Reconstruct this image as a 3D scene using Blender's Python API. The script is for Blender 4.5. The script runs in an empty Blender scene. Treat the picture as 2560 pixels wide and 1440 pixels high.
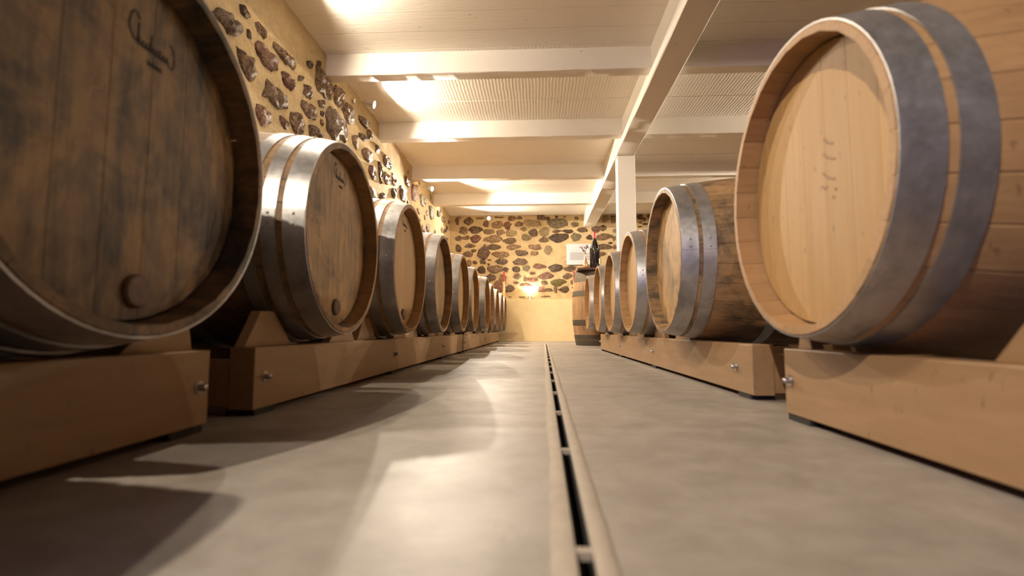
import bpy, bmesh, math, random
from mathutils import Vector, Matrix, noise
from math import pi, sin, cos, sqrt, radians

C = bpy.context.scene.collection
sc = bpy.context.scene

# ------------------------------------------------------------------ camera
FLOOR_CAM = 0.20
cam_d = bpy.data.cameras.new('camera')
cam = bpy.data.objects.new('camera', cam_d); C.objects.link(cam)
pt, yw, rl = radians(4.734), radians(2.903), radians(0.072)
F = Vector((-sin(yw) * cos(pt), cos(yw) * cos(pt), sin(pt)))
R0 = Vector((cos(yw), sin(yw), 0)); U0 = R0.cross(F)
R = cos(rl) * R0 + sin(rl) * U0; U = -sin(rl) * R0 + cos(rl) * U0
M = Matrix((R, U, -F)).transposed().to_4x4(); M.translation = (0, 0, FLOOR_CAM)
cam.matrix_world = M
cam_d.sensor_width = 36.0; cam_d.lens = 36.0 * 1257.8 / 2560
cam_d.clip_start = 0.02; cam_d.clip_end = 60
cam_d.dof.use_dof = True; cam_d.dof.focus_distance = 6.0; cam_d.dof.aperture_fstop = 2.8
sc.camera = cam

# ------------------------------------------------------------------ world, exposure, large lights
w = bpy.data.worlds.new('world'); sc.world = w; w.use_nodes = True
w.node_tree.nodes['Background'].inputs[0].default_value = (0.55, 0.6, 0.8, 1)
w.node_tree.nodes['Background'].inputs[1].default_value = 0.1
sc.view_settings.view_transform = 'Standard'; sc.view_settings.look = 'None'
sc.view_settings.gamma = 1; sc.view_settings.use_curve_mapping = False
sc.view_settings.exposure = 0.62
sc.cycles.use_denoising = True
sc.cycles.max_bounces = 6; sc.cycles.diffuse_bounces = 4; sc.cycles.glossy_bounces = 2
sc.cycles.use_adaptive_sampling = True; sc.cycles.adaptive_threshold = 0.05; sc.cycles.adaptive_min_samples = 16
sc.cycles.caustics_reflective = False; sc.cycles.caustics_refractive = False
sc.cycles.sample_clamp_indirect = 6

def area(name, loc, aim, size, e, col):
    l = bpy.data.lights.new(name, 'AREA'); l.shape = 'RECTANGLE'; l.size, l.size_y = size
    l.energy = e; l.color = col
    o = bpy.data.objects.new(name, l); C.objects.link(o); o.location = loc
    o.rotation_euler = (Vector(aim) - Vector(loc)).to_track_quat('-Z', 'Y').to_euler()
    return o
# daylight from the open cellar door behind the camera
area('door_daylight', (-1.15, -2.9, 1.1), (0.8, 0.6, 0.1), (0.8, 2.0), 16, (0.42, 0.42, 1.0))

WARM = (1.0, 0.865, 0.69)

# ------------------------------------------------------------------ helpers
def link(name, me, mat, parent=None, loc=None, rot=None):
    o = bpy.data.objects.new(name, me); C.objects.link(o)
    if mat is not None and len(me.materials) == 0: me.materials.append(mat)
    if parent is not None: o.parent = parent
    if loc: o.location = loc
    if rot: o.rotation_euler = rot
    return o
def mesh(bm, name='mesh', smooth=None):
    bmesh.ops.recalc_face_normals(bm, faces=bm.faces)
    me = bpy.data.meshes.new(name); bm.to_mesh(me); bm.free()
    if smooth is not None:
        me.shade_smooth(); me.set_sharp_from_angle(angle=radians(smooth))
    return me
def obj(name, bm, mat, parent=None, loc=None, rot=None, smooth=None):
    return link(name, mesh(bm, name, smooth), mat, parent, loc, rot)
def tag(o, label, cat, group=None):
    o['label'] = label; o['category'] = cat
    if group: o['group'] = group
    return o
def struct(o): o['kind'] = 'structure'; return o
def thing(name, label, cat, loc=(0, 0, 0), rot=(0, 0, 0), group=None):
    o = bpy.data.objects.new(name, None); C.objects.link(o); o.location = loc; o.rotation_euler = rot
    o.empty_display_size = 0.05
    return tag(o, label, cat, group)
def box(bm, x0, x1, y0, y1, z0, z1, bev=0.0):
    vs = [bm.verts.new((x, y, z)) for x in (x0, x1) for y in (y0, y1) for z in (z0, z1)]
    fs = []
    for q in ((0,1,3,2),(4,6,7,5),(0,4,5,1),(2,3,7,6),(0,2,6,4),(1,5,7,3)):
        fs.append(bm.faces.new([vs[i] for i in q]))
    if bev:
        es = {e for f in fs for e in f.edges}
        bmesh.ops.bevel(bm, geom=list(es), offset=bev, segments=2, affect='EDGES', profile=0.5)
def boxbm(*a, **k):
    bm = bmesh.new(); box(bm, *a, **k); return bm
def prism(bm, pts, axis, a, b, bev=0.0):
    """pts in the plane across `axis`, extruded from a to b"""
    def P(p, t):
        return {'x': (t, p[0], p[1]), 'y': (p[0], t, p[1]), 'z': (p[0], p[1], t)}[axis]
    A = [bm.verts.new(P(p, a)) for p in pts]; B = [bm.verts.new(P(p, b)) for p in pts]
    fs = [bm.faces.new(A), bm.faces.new(B[::-1])]
    n = len(pts)
    for i in range(n): fs.append(bm.faces.new((A[i], B[i], B[(i+1) % n], A[(i+1) % n])))
    if bev:
        es = {e for f in fs for e in f.edges}
        bmesh.ops.bevel(bm, geom=list(es), offset=bev, segments=1, affect='EDGES')
def lathe(bm, prof, n=32, axis='z', cap=True):
    rings = []
    for r, h in prof:
        ring = []
        for k in range(n):
            a = 2 * pi * k / n
            p = (r * cos(a), r * sin(a), h) if axis == 'z' else (h, r * cos(a), r * sin(a))
            ring.append(bm.verts.new(p))
        rings.append(ring)
    for A, B in zip(rings, rings[1:]):
        for k in range(n): bm.faces.new((A[k], A[(k+1) % n], B[(k+1) % n], B[k]))
    if cap:
        bm.faces.new(rings[0]); bm.faces.new(rings[-1])
def ribbon(bm, pts, wd, x, th=0.0006):
    """thin raised stroke on the plane x = const; pts are (y, z)"""
    L, Rr = [], []
    for i, p in enumerate(pts):
        a = pts[max(0, i-1)]; b = pts[min(len(pts)-1, i+1)]
        d = Vector((b[0]-a[0], b[1]-a[1])); d.normalize(); nrm = Vector((-d.y, d.x)) * wd / 2
        L.append(bm.verts.new((x - th, p[0]+nrm.x, p[1]+nrm.y))); Rr.append(bm.verts.new((x - th, p[0]-nrm.x, p[1]-nrm.y)))
    for i in range(len(pts)-1): bm.faces.new((L[i], L[i+1], Rr[i+1], Rr[i]))

# ------------------------------------------------------------------ materials
def newmat(name):
    m = bpy.data.materials.new(name); m.use_nodes = True
    nt = m.node_tree; b = nt.nodes['Principled BSDF']; return m, nt, b
def N(nt, t, **k):
    n = nt.nodes.new(t)
    for a, v in k.items(): setattr(n, a, v)
    return n
def noise_n(nt, vec, scale, detail=4, rough=0.6, dist=0.0):
    n = N(nt, 'ShaderNodeTexNoise'); n.inputs['Scale'].default_value = scale
    n.inputs['Detail'].default_value = detail; n.inputs['Roughness'].default_value = rough
    n.inputs['Distortion'].default_value = dist
    nt.links.new(vec, n.inputs['Vector']); return n.outputs['Fac']
def ramp(nt, fac, stops):
    r = N(nt, 'ShaderNodeValToRGB'); e = r.color_ramp.elements
    e[0].position, e[0].color = stops[0][0], (*stops[0][1], 1) if len(stops[0][1]) == 3 else stops[0][1]
    e[1].position, e[1].color = stops[-1][0], (*stops[-1][1], 1)
    for p, c in stops[1:-1]:
        x = e.new(p); x.color = (*c, 1)
    nt.links.new(fac, r.inputs[0]); return r.outputs[0]
def mixc(nt, fac, a, b, mode='MIX'):
    m = N(nt, 'ShaderNodeMix', data_type='RGBA', blend_type=mode)
    for s, v in ((0, fac), (6, a), (7, b)):
        if isinstance(v, (int, float)): m.inputs[s].default_value = v
        elif isinstance(v, tuple): m.inputs[s].default_value = (*v, 1)
        else: nt.links.new(v, m.inputs[s])
    return m.outputs[2]
def math_n(nt, op, a, b=None, clamp=False):
    m = N(nt, 'ShaderNodeMath', operation=op); m.use_clamp = clamp
    for s, v in ((0, a), (1, b)):
        if v is None: continue
        if isinstance(v, (int, float)): m.inputs[s].default_value = v
        else: nt.links.new(v, m.inputs[s])
    return m.outputs[0]
def mapping(nt, vec, scale=(1,1,1), loc=None):
    m = N(nt, 'ShaderNodeMapping'); m.inputs['Scale'].default_value = scale
    nt.links.new(vec, m.inputs['Vector'])
    if loc is not None: nt.links.new(loc, m.inputs['Location'])
    return m.outputs[0]
def bump(nt, b, h, strength=0.3, dist=0.01):
    n = N(nt, 'ShaderNodeBump'); n.inputs['Strength'].default_value = strength
    n.inputs['Distance'].default_value = dist
    nt.links.new(h, n.inputs['Height']); nt.links.new(n.outputs[0], b.inputs['Normal'])
def objco(nt):
    return N(nt, 'ShaderNodeTexCoord').outputs['Object']
def rnd_loc(nt, k=40):
    oi = N(nt, 'ShaderNodeObjectInfo'); c = N(nt, 'ShaderNodeCombineXYZ')
    v = math_n(nt, 'MULTIPLY', oi.outputs['Random'], k)
    for i in range(3): nt.links.new(v, c.inputs[i])
    return c.outputs[0], oi.outputs['Random']
def attr(nt, name):
    a = N(nt, 'ShaderNodeAttribute', attribute_type='OBJECT', attribute_name=name); return a.outputs['Fac']

def wood(name, light, dark, grain=(2, 45, 45), mould=(0.05, 0.045, 0.03), rough=0.62, streak=(14, 14, 2.0), var=0.25):
    """oak: fine grain along the low-scale axis, tone per board, mould and wine stains by the object's own 'age'"""
    m, nt, b = newmat(name)
    loc, rnd = rnd_loc(nt)
    oc = objco(nt)
    g = noise_n(nt, mapping(nt, oc, grain, loc), 1.6, 6, 0.62, 0.4)
    col = ramp(nt, g, [(0.3, dark), (0.7, light)])
    tone = math_n(nt, 'MULTIPLY_ADD', rnd, var); nt.nodes[-1].inputs[2].default_value = 1 - var * 0.6
    cc = N(nt, 'ShaderNodeCombineColor')
    for i in range(3): nt.links.new(tone, cc.inputs[i])
    col = mixc(nt, 1.0, col, cc.outputs[0], 'MULTIPLY')
    wp = N(nt, 'ShaderNodeNewGeometry').outputs['Position']
    age = attr(nt, 'age')
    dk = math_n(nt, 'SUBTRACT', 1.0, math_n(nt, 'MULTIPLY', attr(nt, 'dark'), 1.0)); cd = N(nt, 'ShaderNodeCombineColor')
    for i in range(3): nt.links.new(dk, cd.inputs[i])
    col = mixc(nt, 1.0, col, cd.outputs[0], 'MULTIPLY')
    # blotches
    n1 = noise_n(nt, mapping(nt, wp, (4, 4, 3.2)), 1.9, 5, 0.7, 0.5)
    n2 = noise_n(nt, mapping(nt, wp, streak), 2.0, 6, 0.75, 0.3)
    s = math_n(nt, 'ADD', math_n(nt, 'MULTIPLY', n1, 0.62), math_n(nt, 'MULTIPLY', n2, 0.42))
    s = math_n(nt, 'ADD', s, math_n(nt, 'MULTIPLY', age, 0.09))
    s = ramp(nt, s, [(0.55, (0, 0, 0)), (0.72, (1, 1, 1))])
    f = math_n(nt, 'MULTIPLY', s, math_n(nt, 'MULTIPLY', age, 0.8), True)
    col = mixc(nt, f, col, mould)
    # small specks
    n3 = noise_n(nt, mapping(nt, wp, (60, 60, 25)), 1.3, 2, 0.5)
    sp = ramp(nt, n3, [(0.66, (0, 0, 0)), (0.74, (1, 1, 1))])
    col = mixc(nt, math_n(nt, 'MULTIPLY', sp, 0.45), col, (0.10, 0.06, 0.03))
    nt.links.new(col, b.inputs['Base Color'])
    b.inputs['Roughness'].default_value = rough
    bump(nt, b, g, 0.25, 0.002)
    return m
M_stave = wood('oak_stave', (0.45, 0.265, 0.12), (0.36, 0.20, 0.085), grain=(2.5, 60, 60), streak=(2, 12, 12), var=0.16)
M_head = wood('oak_head', (0.48, 0.285, 0.112), (0.42, 0.245, 0.09), grain=(50, 50, 2.2), mould=(0.045, 0.026, 0.010), var=0.2)
M_oldstave = wood('old_oak_stave', (0.44, 0.25, 0.11), (0.24, 0.13, 0.06), grain=(2.5, 60, 60), streak=(14, 14, 2))
M_rack = wood('birch_ply', (0.36, 0.222, 0.115), (0.29, 0.17, 0.08), grain=(18, 2.0, 18), streak=(2, 2, 10), var=0.08, rough=0.5)
M_table = wood('dark_table_wood', (0.16, 0.075, 0.045), (0.07, 0.03, 0.02), grain=(3, 40, 40), rough=0.4)
M_bung = wood('bung_wood', (0.16, 0.09, 0.05), (0.07, 0.035, 0.02), grain=(30, 30, 30))

def metal(name, col, rough, dirt=(0.12, 0.11, 0.10), met=0.9, var=0.35):
    m, nt, b = newmat(name)
    wp = N(nt, 'ShaderNodeNewGeometry').outputs['Position']
    n = noise_n(nt, wp, 9, 6, 0.7, 0.4); n2 = noise_n(nt, wp, 55, 4, 0.6)
    f = ramp(nt, n, [(0.42, (0, 0, 0)), (0.68, (1, 1, 1))])
    c = mixc(nt, math_n(nt, 'MULTIPLY', f, var), col, dirt)
    nt.links.new(c, b.inputs['Base Color'])
    b.inputs['Metallic'].default_value = met
    r = math_n(nt, 'MULTIPLY_ADD', n2, 0.3); nt.nodes[-1].inputs[2].default_value = rough - 0.15
    nt.links.new(r, b.inputs['Roughness'])
    bump(nt, b, n2, 0.08, 0.001)
    return m
M_galv = metal('galvanised_hoop', (0.50, 0.49, 0.485), 0.40, met=0.8, var=0.55)
M_iron = metal('rusty_iron_hoop', (0.10, 0.085, 0.06), 0.6, dirt=(0.09, 0.05, 0.02), met=0.5)
M_steel = metal('bolt_steel', (0.55, 0.53, 0.5), 0.3, met=1.0)
M_lampm = metal('lamp_metal', (0.7, 0.68, 0.65), 0.35, met=0.8)

def plain(name, col, rough=0.6, met=0.0, emit=None, es=0.0, spec=0.5):
    m, nt, b = newmat(name); b.inputs['Base Color'].default_value = (*col, 1)
    b.inputs['Roughness'].default_value = rough; b.inputs['Metallic'].default_value = met
    b.inputs['Specular IOR Level'].default_value = spec
    if emit: b.inputs['Emission Color'].default_value = (*emit, 1); b.inputs['Emission Strength'].default_value = es
    return m
M_ink = plain('burnt_mark', (0.018, 0.009, 0.004), 0.8)
M_pencil = plain('pencil_mark', (0.34, 0.22, 0.12), 0.8)
M_rubber = plain('black_pad', (0.022, 0.018, 0.016), 0.8)
M_bulb = plain('bulb', (1, 1, 1), 0.4, emit=(1.0, 0.86, 0.66), es=90)
M_glass = plain('dark_glass', (0.006, 0.005, 0.007), 0.06, spec=0.8)
M_capsule = plain('red_capsule', (0.62, 0.03, 0.03), 0.35)
M_label = plain('paper_label', (0.80, 0.76, 0.68), 0.6)
M_vase = plain('copper_vase', (0.62, 0.33, 0.16), 0.28, met=0.7)
M_twig = plain('dried_berries', (0.075, 0.018, 0.022), 0.8)
M_yglass = plain('yellow_glass', (0.72, 0.48, 0.20), 0.12, spec=0.7)
M_panel = plain('panel_white', (0.60, 0.60, 0.64), 0.35)
M_print = plain('panel_grey_print', (0.36, 0.35, 0.38), 0.4)
M_redp = plain('panel_red_print', (0.72, 0.12, 0.12), 0.4)
M_greenp = plain('panel_green_print', (0.30, 0.36, 0.25), 0.4)
M_trough = plain('drain_dark', (0.012, 0.010, 0.012), 0.7)

def concrete():
    m, nt, b = newmat('polished_concrete')
    oc = objco(nt)
    n1 = noise_n(nt, mapping(nt, oc, (1.0, 1.7, 1)), 1.3, 7, 0.62, 0.8)
    n2 = noise_n(nt, oc, 12, 6, 0.65, 0.3); n3 = noise_n(nt, oc, 160, 2, 0.5)
    c = ramp(nt, n1, [(0.30, (0.18, 0.15, 0.122)), (0.5, (0.26, 0.224, 0.187)), (0.72, (0.35, 0.31, 0.265))])
    c = mixc(nt, 0.45, c, ramp(nt, n2, [(0.35, (0.22, 0.19, 0.16)), (0.65, (0.37, 0.335, 0.295))]))
    n4 = noise_n(nt, oc, 26, 2, 0.4)
    sp = ramp(nt, n4, [(0.735, (0, 0, 0)), (0.775, (1, 1, 1))])
    c = mixc(nt, math_n(nt, 'MULTIPLY', sp, 0.4), c, (0.2, 0.13, 0.08))
    nt.links.new(c, b.inputs['Base Color'])
    r = ramp(nt, n1, [(0.3, (0.56,)*3), (0.7, (0.42,)*3)]); nt.links.new(r, b.inputs['Roughness'])
    b.inputs['Specular IOR Level'].default_value = 0.35
    bump(nt, b, math_n(nt, 'ADD', math_n(nt, 'MULTIPLY', n2, 0.8), math_n(nt, 'MULTIPLY', n3, 0.15)), 0.12, 0.01)
    return m
M_floor = concrete()
def mortar(name, a, bcol, sc_=14, bs=0.8, bd=0.012):
    m, nt, b = newmat(name); oc = objco(nt)
    n1 = noise_n(nt, oc, 1.8, 5, 0.6, 0.4); n2 = noise_n(nt, oc, sc_, 8, 0.68, 0.2); n3 = noise_n(nt, oc, 90, 4, 0.7)
    c = mixc(nt, n1, a, bcol)
    c = mixc(nt, 0.4, c, ramp(nt, n2, [(0.3, tuple(x*0.72 for x in a)), (0.7, bcol)]))
    nt.links.new(c, b.inputs['Base Color']); b.inputs['Roughness'].default_value = 0.9
    bump(nt, b, math_n(nt, 'ADD', n2, math_n(nt, 'MULTIPLY', n3, 0.22)), bs, bd)
    return m
M_mortar = mortar('ochre_mortar', (0.62, 0.45, 0.23), (0.75, 0.58, 0.33), 16, 1.0, 0.035)
M_dado = mortar('yellow_plaster', (0.74, 0.56, 0.30), (0.78, 0.61, 0.35), 6, 0.12, 0.01)
M_plaster = mortar('brown_plaster', (0.30, 0.20, 0.11), (0.36, 0.25, 0.14), 8, 0.2, 0.01)
M_lip = mortar('drain_lip_screed', (0.36, 0.30, 0.235), (0.46, 0.39, 0.31), 30, 0.35, 0.004)
def paint(name, ridges=False):
    m, nt, b = newmat(name); oc = objco(nt); wp = N(nt, 'ShaderNodeNewGeometry').outputs['Position']
    n1 = noise_n(nt, wp, 2.2, 4, 0.6); n2 = noise_n(nt, mapping(nt, wp, (1.5, 14, 14)), 3, 6, 0.6)
    c = mixc(nt, n1, (0.84, 0.79, 0.70), (0.90, 0.86, 0.79))
    n4 = noise_n(nt, mapping(nt, wp, (1, 2.2, 2.2)), 19, 2, 0.4)
    sp = ramp(nt, n4, [(0.74, (0, 0, 0)), (0.79, (1, 1, 1))])
    c = mixc(nt, math_n(nt, 'MULTIPLY', sp, 0.45), c, (0.38, 0.26, 0.14))
    nt.links.new(c, b.inputs['Base Color']); b.inputs['Roughness'].default_value = 0.55
    h = n2
    if ridges:
        wv = N(nt, 'ShaderNodeTexWave', wave_type='BANDS', bands_direction='X')
        wv.inputs['Scale'].default_value = 11; wv.inputs['Distortion'].default_value = 2.2
        wv.inputs['Detail'].default_value = 2
        nt.links.new(wp, wv.inputs['Vector'])
        h = math_n(nt, 'ADD', math_n(nt, 'MULTIPLY', n2, 0.7), math_n(nt, 'MULTIPLY', wv.outputs['Fac'], 0.55))
    bump(nt, b, h, 0.35, 0.006)
    return m
M_paint = paint('cream_paint'); M_trowel = paint('trowelled_cream_paint', True)
def stone_mat(name, a, bcol, c3):
    m, nt, b = newmat(name)
    loc, rnd = rnd_loc(nt, 30)
    wp = N(nt, 'ShaderNodeNewGeometry').outputs['Position']
    v = mapping(nt, wp, (1, 1, 1), loc)
    n1 = noise_n(nt, v, 22, 8, 0.78, 1.2); n2 = noise_n(nt, v, 60, 6, 0.8, 0.8)
    vo = N(nt, 'ShaderNodeTexVoronoi', feature='DISTANCE_TO_EDGE'); vo.inputs['Scale'].default_value = 24
    wv = N(nt, 'ShaderNodeVectorMath', operation='ADD'); nt.links.new(v, wv.inputs[0])
    nz = N(nt, 'ShaderNodeTexNoise'); nz.inputs['Scale'].default_value = 9; nt.links.new(v, nz.inputs['Vector'])
    sc2 = N(nt, 'ShaderNodeVectorMath', operation='SCALE'); sc2.inputs[3].default_value = 0.12
    nt.links.new(nz.outputs['Color'], sc2.inputs[0]); nt.links.new(sc2.outputs[0], wv.inputs[1]); nt.links.new(wv.outputs[0], vo.inputs['Vector'])
    crack = ramp(nt, vo.outputs['Distance'], [(0.0, (1, 1, 1)), (0.09, (0, 0, 0))])
    c = ramp(nt, n1, [(0.36, a), (0.50, bcol), (0.66, c3)])
    c = mixc(nt, math_n(nt, 'MULTIPLY', crack, 0.65), c, tuple(x*0.6 for x in a))
    c = mixc(nt, math_n(nt, 'MULTIPLY', ramp(nt, n2, [(0.50, (0, 0, 0)), (0.60, (1, 1, 1))]), 0.5), c, tuple(x*0.7 for x in a))
    tone = math_n(nt, 'MULTIPLY_ADD', rnd, 0.55); nt.nodes[-1].inputs[2].default_value = 0.75
    cc = N(nt, 'ShaderNodeCombineColor')
    for i in range(3): nt.links.new(tone, cc.inputs[i])
    c = mixc(nt, 1.0, c, cc.outputs[0], 'MULTIPLY')
    nt.links.new(c, b.inputs['Base Color']); b.inputs['Roughness'].default_value = 0.52
    h = math_n(nt, 'ADD', n1, math_n(nt, 'MULTIPLY', n2, 0.5)); h = math_n(nt, 'SUBTRACT', h, math_n(nt, 'MULTIPLY', crack, 0.25))
    bump(nt, b, h, 1.0, 0.05)
    return m
STONE = {'d': stone_mat('dark_stone', (0.07, 0.042, 0.026), (0.22, 0.13, 0.075), (0.50, 0.34, 0.20)),
         'm': stone_mat('brown_stone', (0.15, 0.08, 0.042), (0.38, 0.225, 0.12), (0.68, 0.48, 0.28)),
         'r': stone_mat('red_stone', (0.15, 0.06, 0.035), (0.38, 0.175, 0.105), (0.66, 0.42, 0.27)),
         'g': stone_mat('grey_stone', (0.18, 0.14, 0.08), (0.38, 0.30, 0.17), (0.58, 0.47, 0.28)),
         'o': stone_mat('olive_stone', (0.22, 0.16, 0.035), (0.42, 0.32, 0.08), (0.5, 0.40, 0.15)),
         't': stone_mat('tan_stone', (0.36, 0.24, 0.12), (0.58, 0.42, 0.22), (0.74, 0.57, 0.33))}

# ------------------------------------------------------------------ the room
WX, WR, WB, WF = -1.62, 4.2, 9.15, -3.0
CZ = 2.31
SLOPE, DX = 0.0122, 0.035
def dx(y): return DX + SLOPE * y
def slab(bm, pts, z0, z1): prism(bm, pts, 'z', z0, z1)
DE = 7.12
bm = bmesh.new()
HW = 0.0275
slab(bm, [(WX-0.1, WF), (dx(WF)-HW, WF), (dx(DE)-HW, DE), (WX-0.1, DE)], -0.12, 0)
slab(bm, [(dx(WF)+HW, WF), (WR, WF), (WR, DE), (dx(DE)+HW, DE)], -0.12, 0)
slab(bm, [(WX-0.1, DE), (WR, DE), (WR, WB+0.1), (WX-0.1, WB+0.1)], -0.12, 0)
floor = struct(obj('floor', bm, M_floor))

# drain: two screeded lips, a dark trough, cross bars
drain = thing('floor_drain', 'long narrow slot drain with pale lips and black gap down the middle of the floor', 'drain', (dx(0), 0, 0))
rd = random.Random(4)
def strip(side):
    bm = bmesh.new(); n = 200
    rows = []
    for i in range(n + 1):
        y = WF + (DE - WF) * i / n
        w_in = 0.0075; w_out = HW - 0.001 + 0.0035 * noise.noise((y * 3, side * 7, 0)) + 0.0015 * noise.noise((y * 14, side * 3, 2))
        X = SLOPE * y
        rows.append([bm.verts.new((X + side * w_in, y, -0.001)), bm.verts.new((X + side * w_in, y, 0.0045)),
                     bm.verts.new((X + side * (w_in + 0.003), y, 0.006)),
                     bm.verts.new((X + side * (w_out - 0.003), y, 0.0055 + 0.001 * noise.noise((y * 6, 1, side)))),
                     bm.verts.new((X + side * (w_out + 0.0025), y, 0.0))])
    for A, B in zip(rows, rows[1:]):
        for k in range(4): bm.faces.new((A[k], B[k], B[k+1], A[k+1]))
    return bm
for s in (-1, 1): obj('lip', strip(s), M_lip, drain, smooth=60)
bm = bmesh.new()
a, b_ = SLOPE * WF, SLOPE * DE
slab(bm, [(a-HW+0.001, WF), (a+HW-0.001, WF), (b_+HW-0.001, DE), (b_-HW+0.001, DE)], -0.10, -0.06)
for s in (-1, 1):
    i_, o_ = s * 0.0078, s * (HW - 0.0012)
    slab(bm, sorted([(a + i_, WF), (a + o_, WF)]) + sorted([(b_ + o_, DE), (b_ + i_, DE)], reverse=True), -0.06, -0.0015)
obj('trough', bm, M_trough, drain)
bar = mesh(boxbm(-0.0078, 0.0078, -0.0055, 0.0055, -0.006, 0.003, bev=0.001), 'crossbar')
y = 0.504 - 0.39 * 6
while y < DE - 0.1:
    link('crossbar', bar, M_lip, drain, (SLOPE * y, y, 0)); y += 0.385

LEFT= [[(229,177),(236,184),(244,185),(256,186),(256,181),(249,175),(241,173),(236,177)],[(253,197),(259,198),(264,196),(260,193),(254,192)],[(267,196),(272,199),(281,199),(281,194),(276,191),(269,192)],[(249,172),(254,172),(265,173),(271,167),(268,160),(260,159),(253,165)],[(267,184),(276,189),(283,187),(296,189),(296,184),(291,178),(281,175),(271,178)],[(288,197),(295,196),(305,200),(316,197),(315,192),(304,191),(294,191),(289,193)],[(260,188),(263,187),(264,183),(260,182)],[(283,171),(286,169),(297,170),(310,170),(310,164),(306,159),(289,157),(277,156),(280,163)],[(298,183),(306,186),(316,185),(317,182),(313,176),(303,176)],[(331,208),(340,213),(342,209),(337,204),(332,205)],[(345,216),(355,220),(357,213),(370,213),(376,211),(377,206),(371,196),(363,197),(349,195),(345,203)],[(321,192),(327,195),(327,191),(321,188)],[(329,190),(337,193),(343,191),(342,184),(329,182)],[(378,214),(395,220),(403,218),(402,213),(391,200),(379,200)],[(399,210),(416,217),(427,214),(426,202),(421,197),(403,196),(394,199)],[(326,177),(335,181),(348,182),(352,178),(351,173),(339,170),(327,171)],[(351,189),(360,193),(363,188),(355,185)],[(356,183),(362,185),(363,181),(356,179)],[(356,177),(361,178),(362,173),(357,173)],[(366,191),(383,197),(410,195),(411,179),(374,168),(364,178)],[(311,162),(322,167),(331,163),(331,154),(319,151),(312,156)],[(338,166),(349,168),(366,166),(340,157)],[(435,216),(451,218),(460,219),(460,213),(452,208),(437,209)],[(456,210),(469,214),(472,208),(466,202),(458,203)],[(434,197),(448,202),(457,199),(453,195),(437,193)],[(420,190),(429,193),(439,188),(437,182),(430,180),(420,184)],[(441,187),(462,194),(476,192),(479,184),(459,177),(444,180)],[(482,204),(493,208),(494,199),(483,196)],[(507,202),(529,210),(538,206),(536,195),(522,193),(508,195)],[(490,191),(501,193),(506,183),(507,170),(499,170),(494,181)],[(510,186),(528,190),(537,182),(523,174),(511,176)],[(539,195),(551,196),(557,185),(546,180),(540,187)],[(467,179),(479,181),(485,168),(473,166),(463,173)],[(597,209),(614,211),(617,200),(606,196),(597,200)],[(571,189),(606,194),(603,177),(576,171)],[(543,178),(558,182),(562,170),(547,166),(538,169)],[(498,159),(518,165),(521,160),(498,153)],[(271,151),(278,150),(289,150),(288,144),(279,138),(272,143)],[(299,155),(306,156),(311,153),(310,149),(305,148),(299,151)],[(217,174),(223,179),(225,175),(221,174)],[(624,204),(661,219),(663,194),(630,184)],[(671,207),(709,213),(710,197),(681,190)],[(730,207),(758,209),(760,187),(737,187)],[(788,211),(813,215),(817,205),(791,201)],[(827,210),(862,217),(863,207),(831,202)]]
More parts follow.
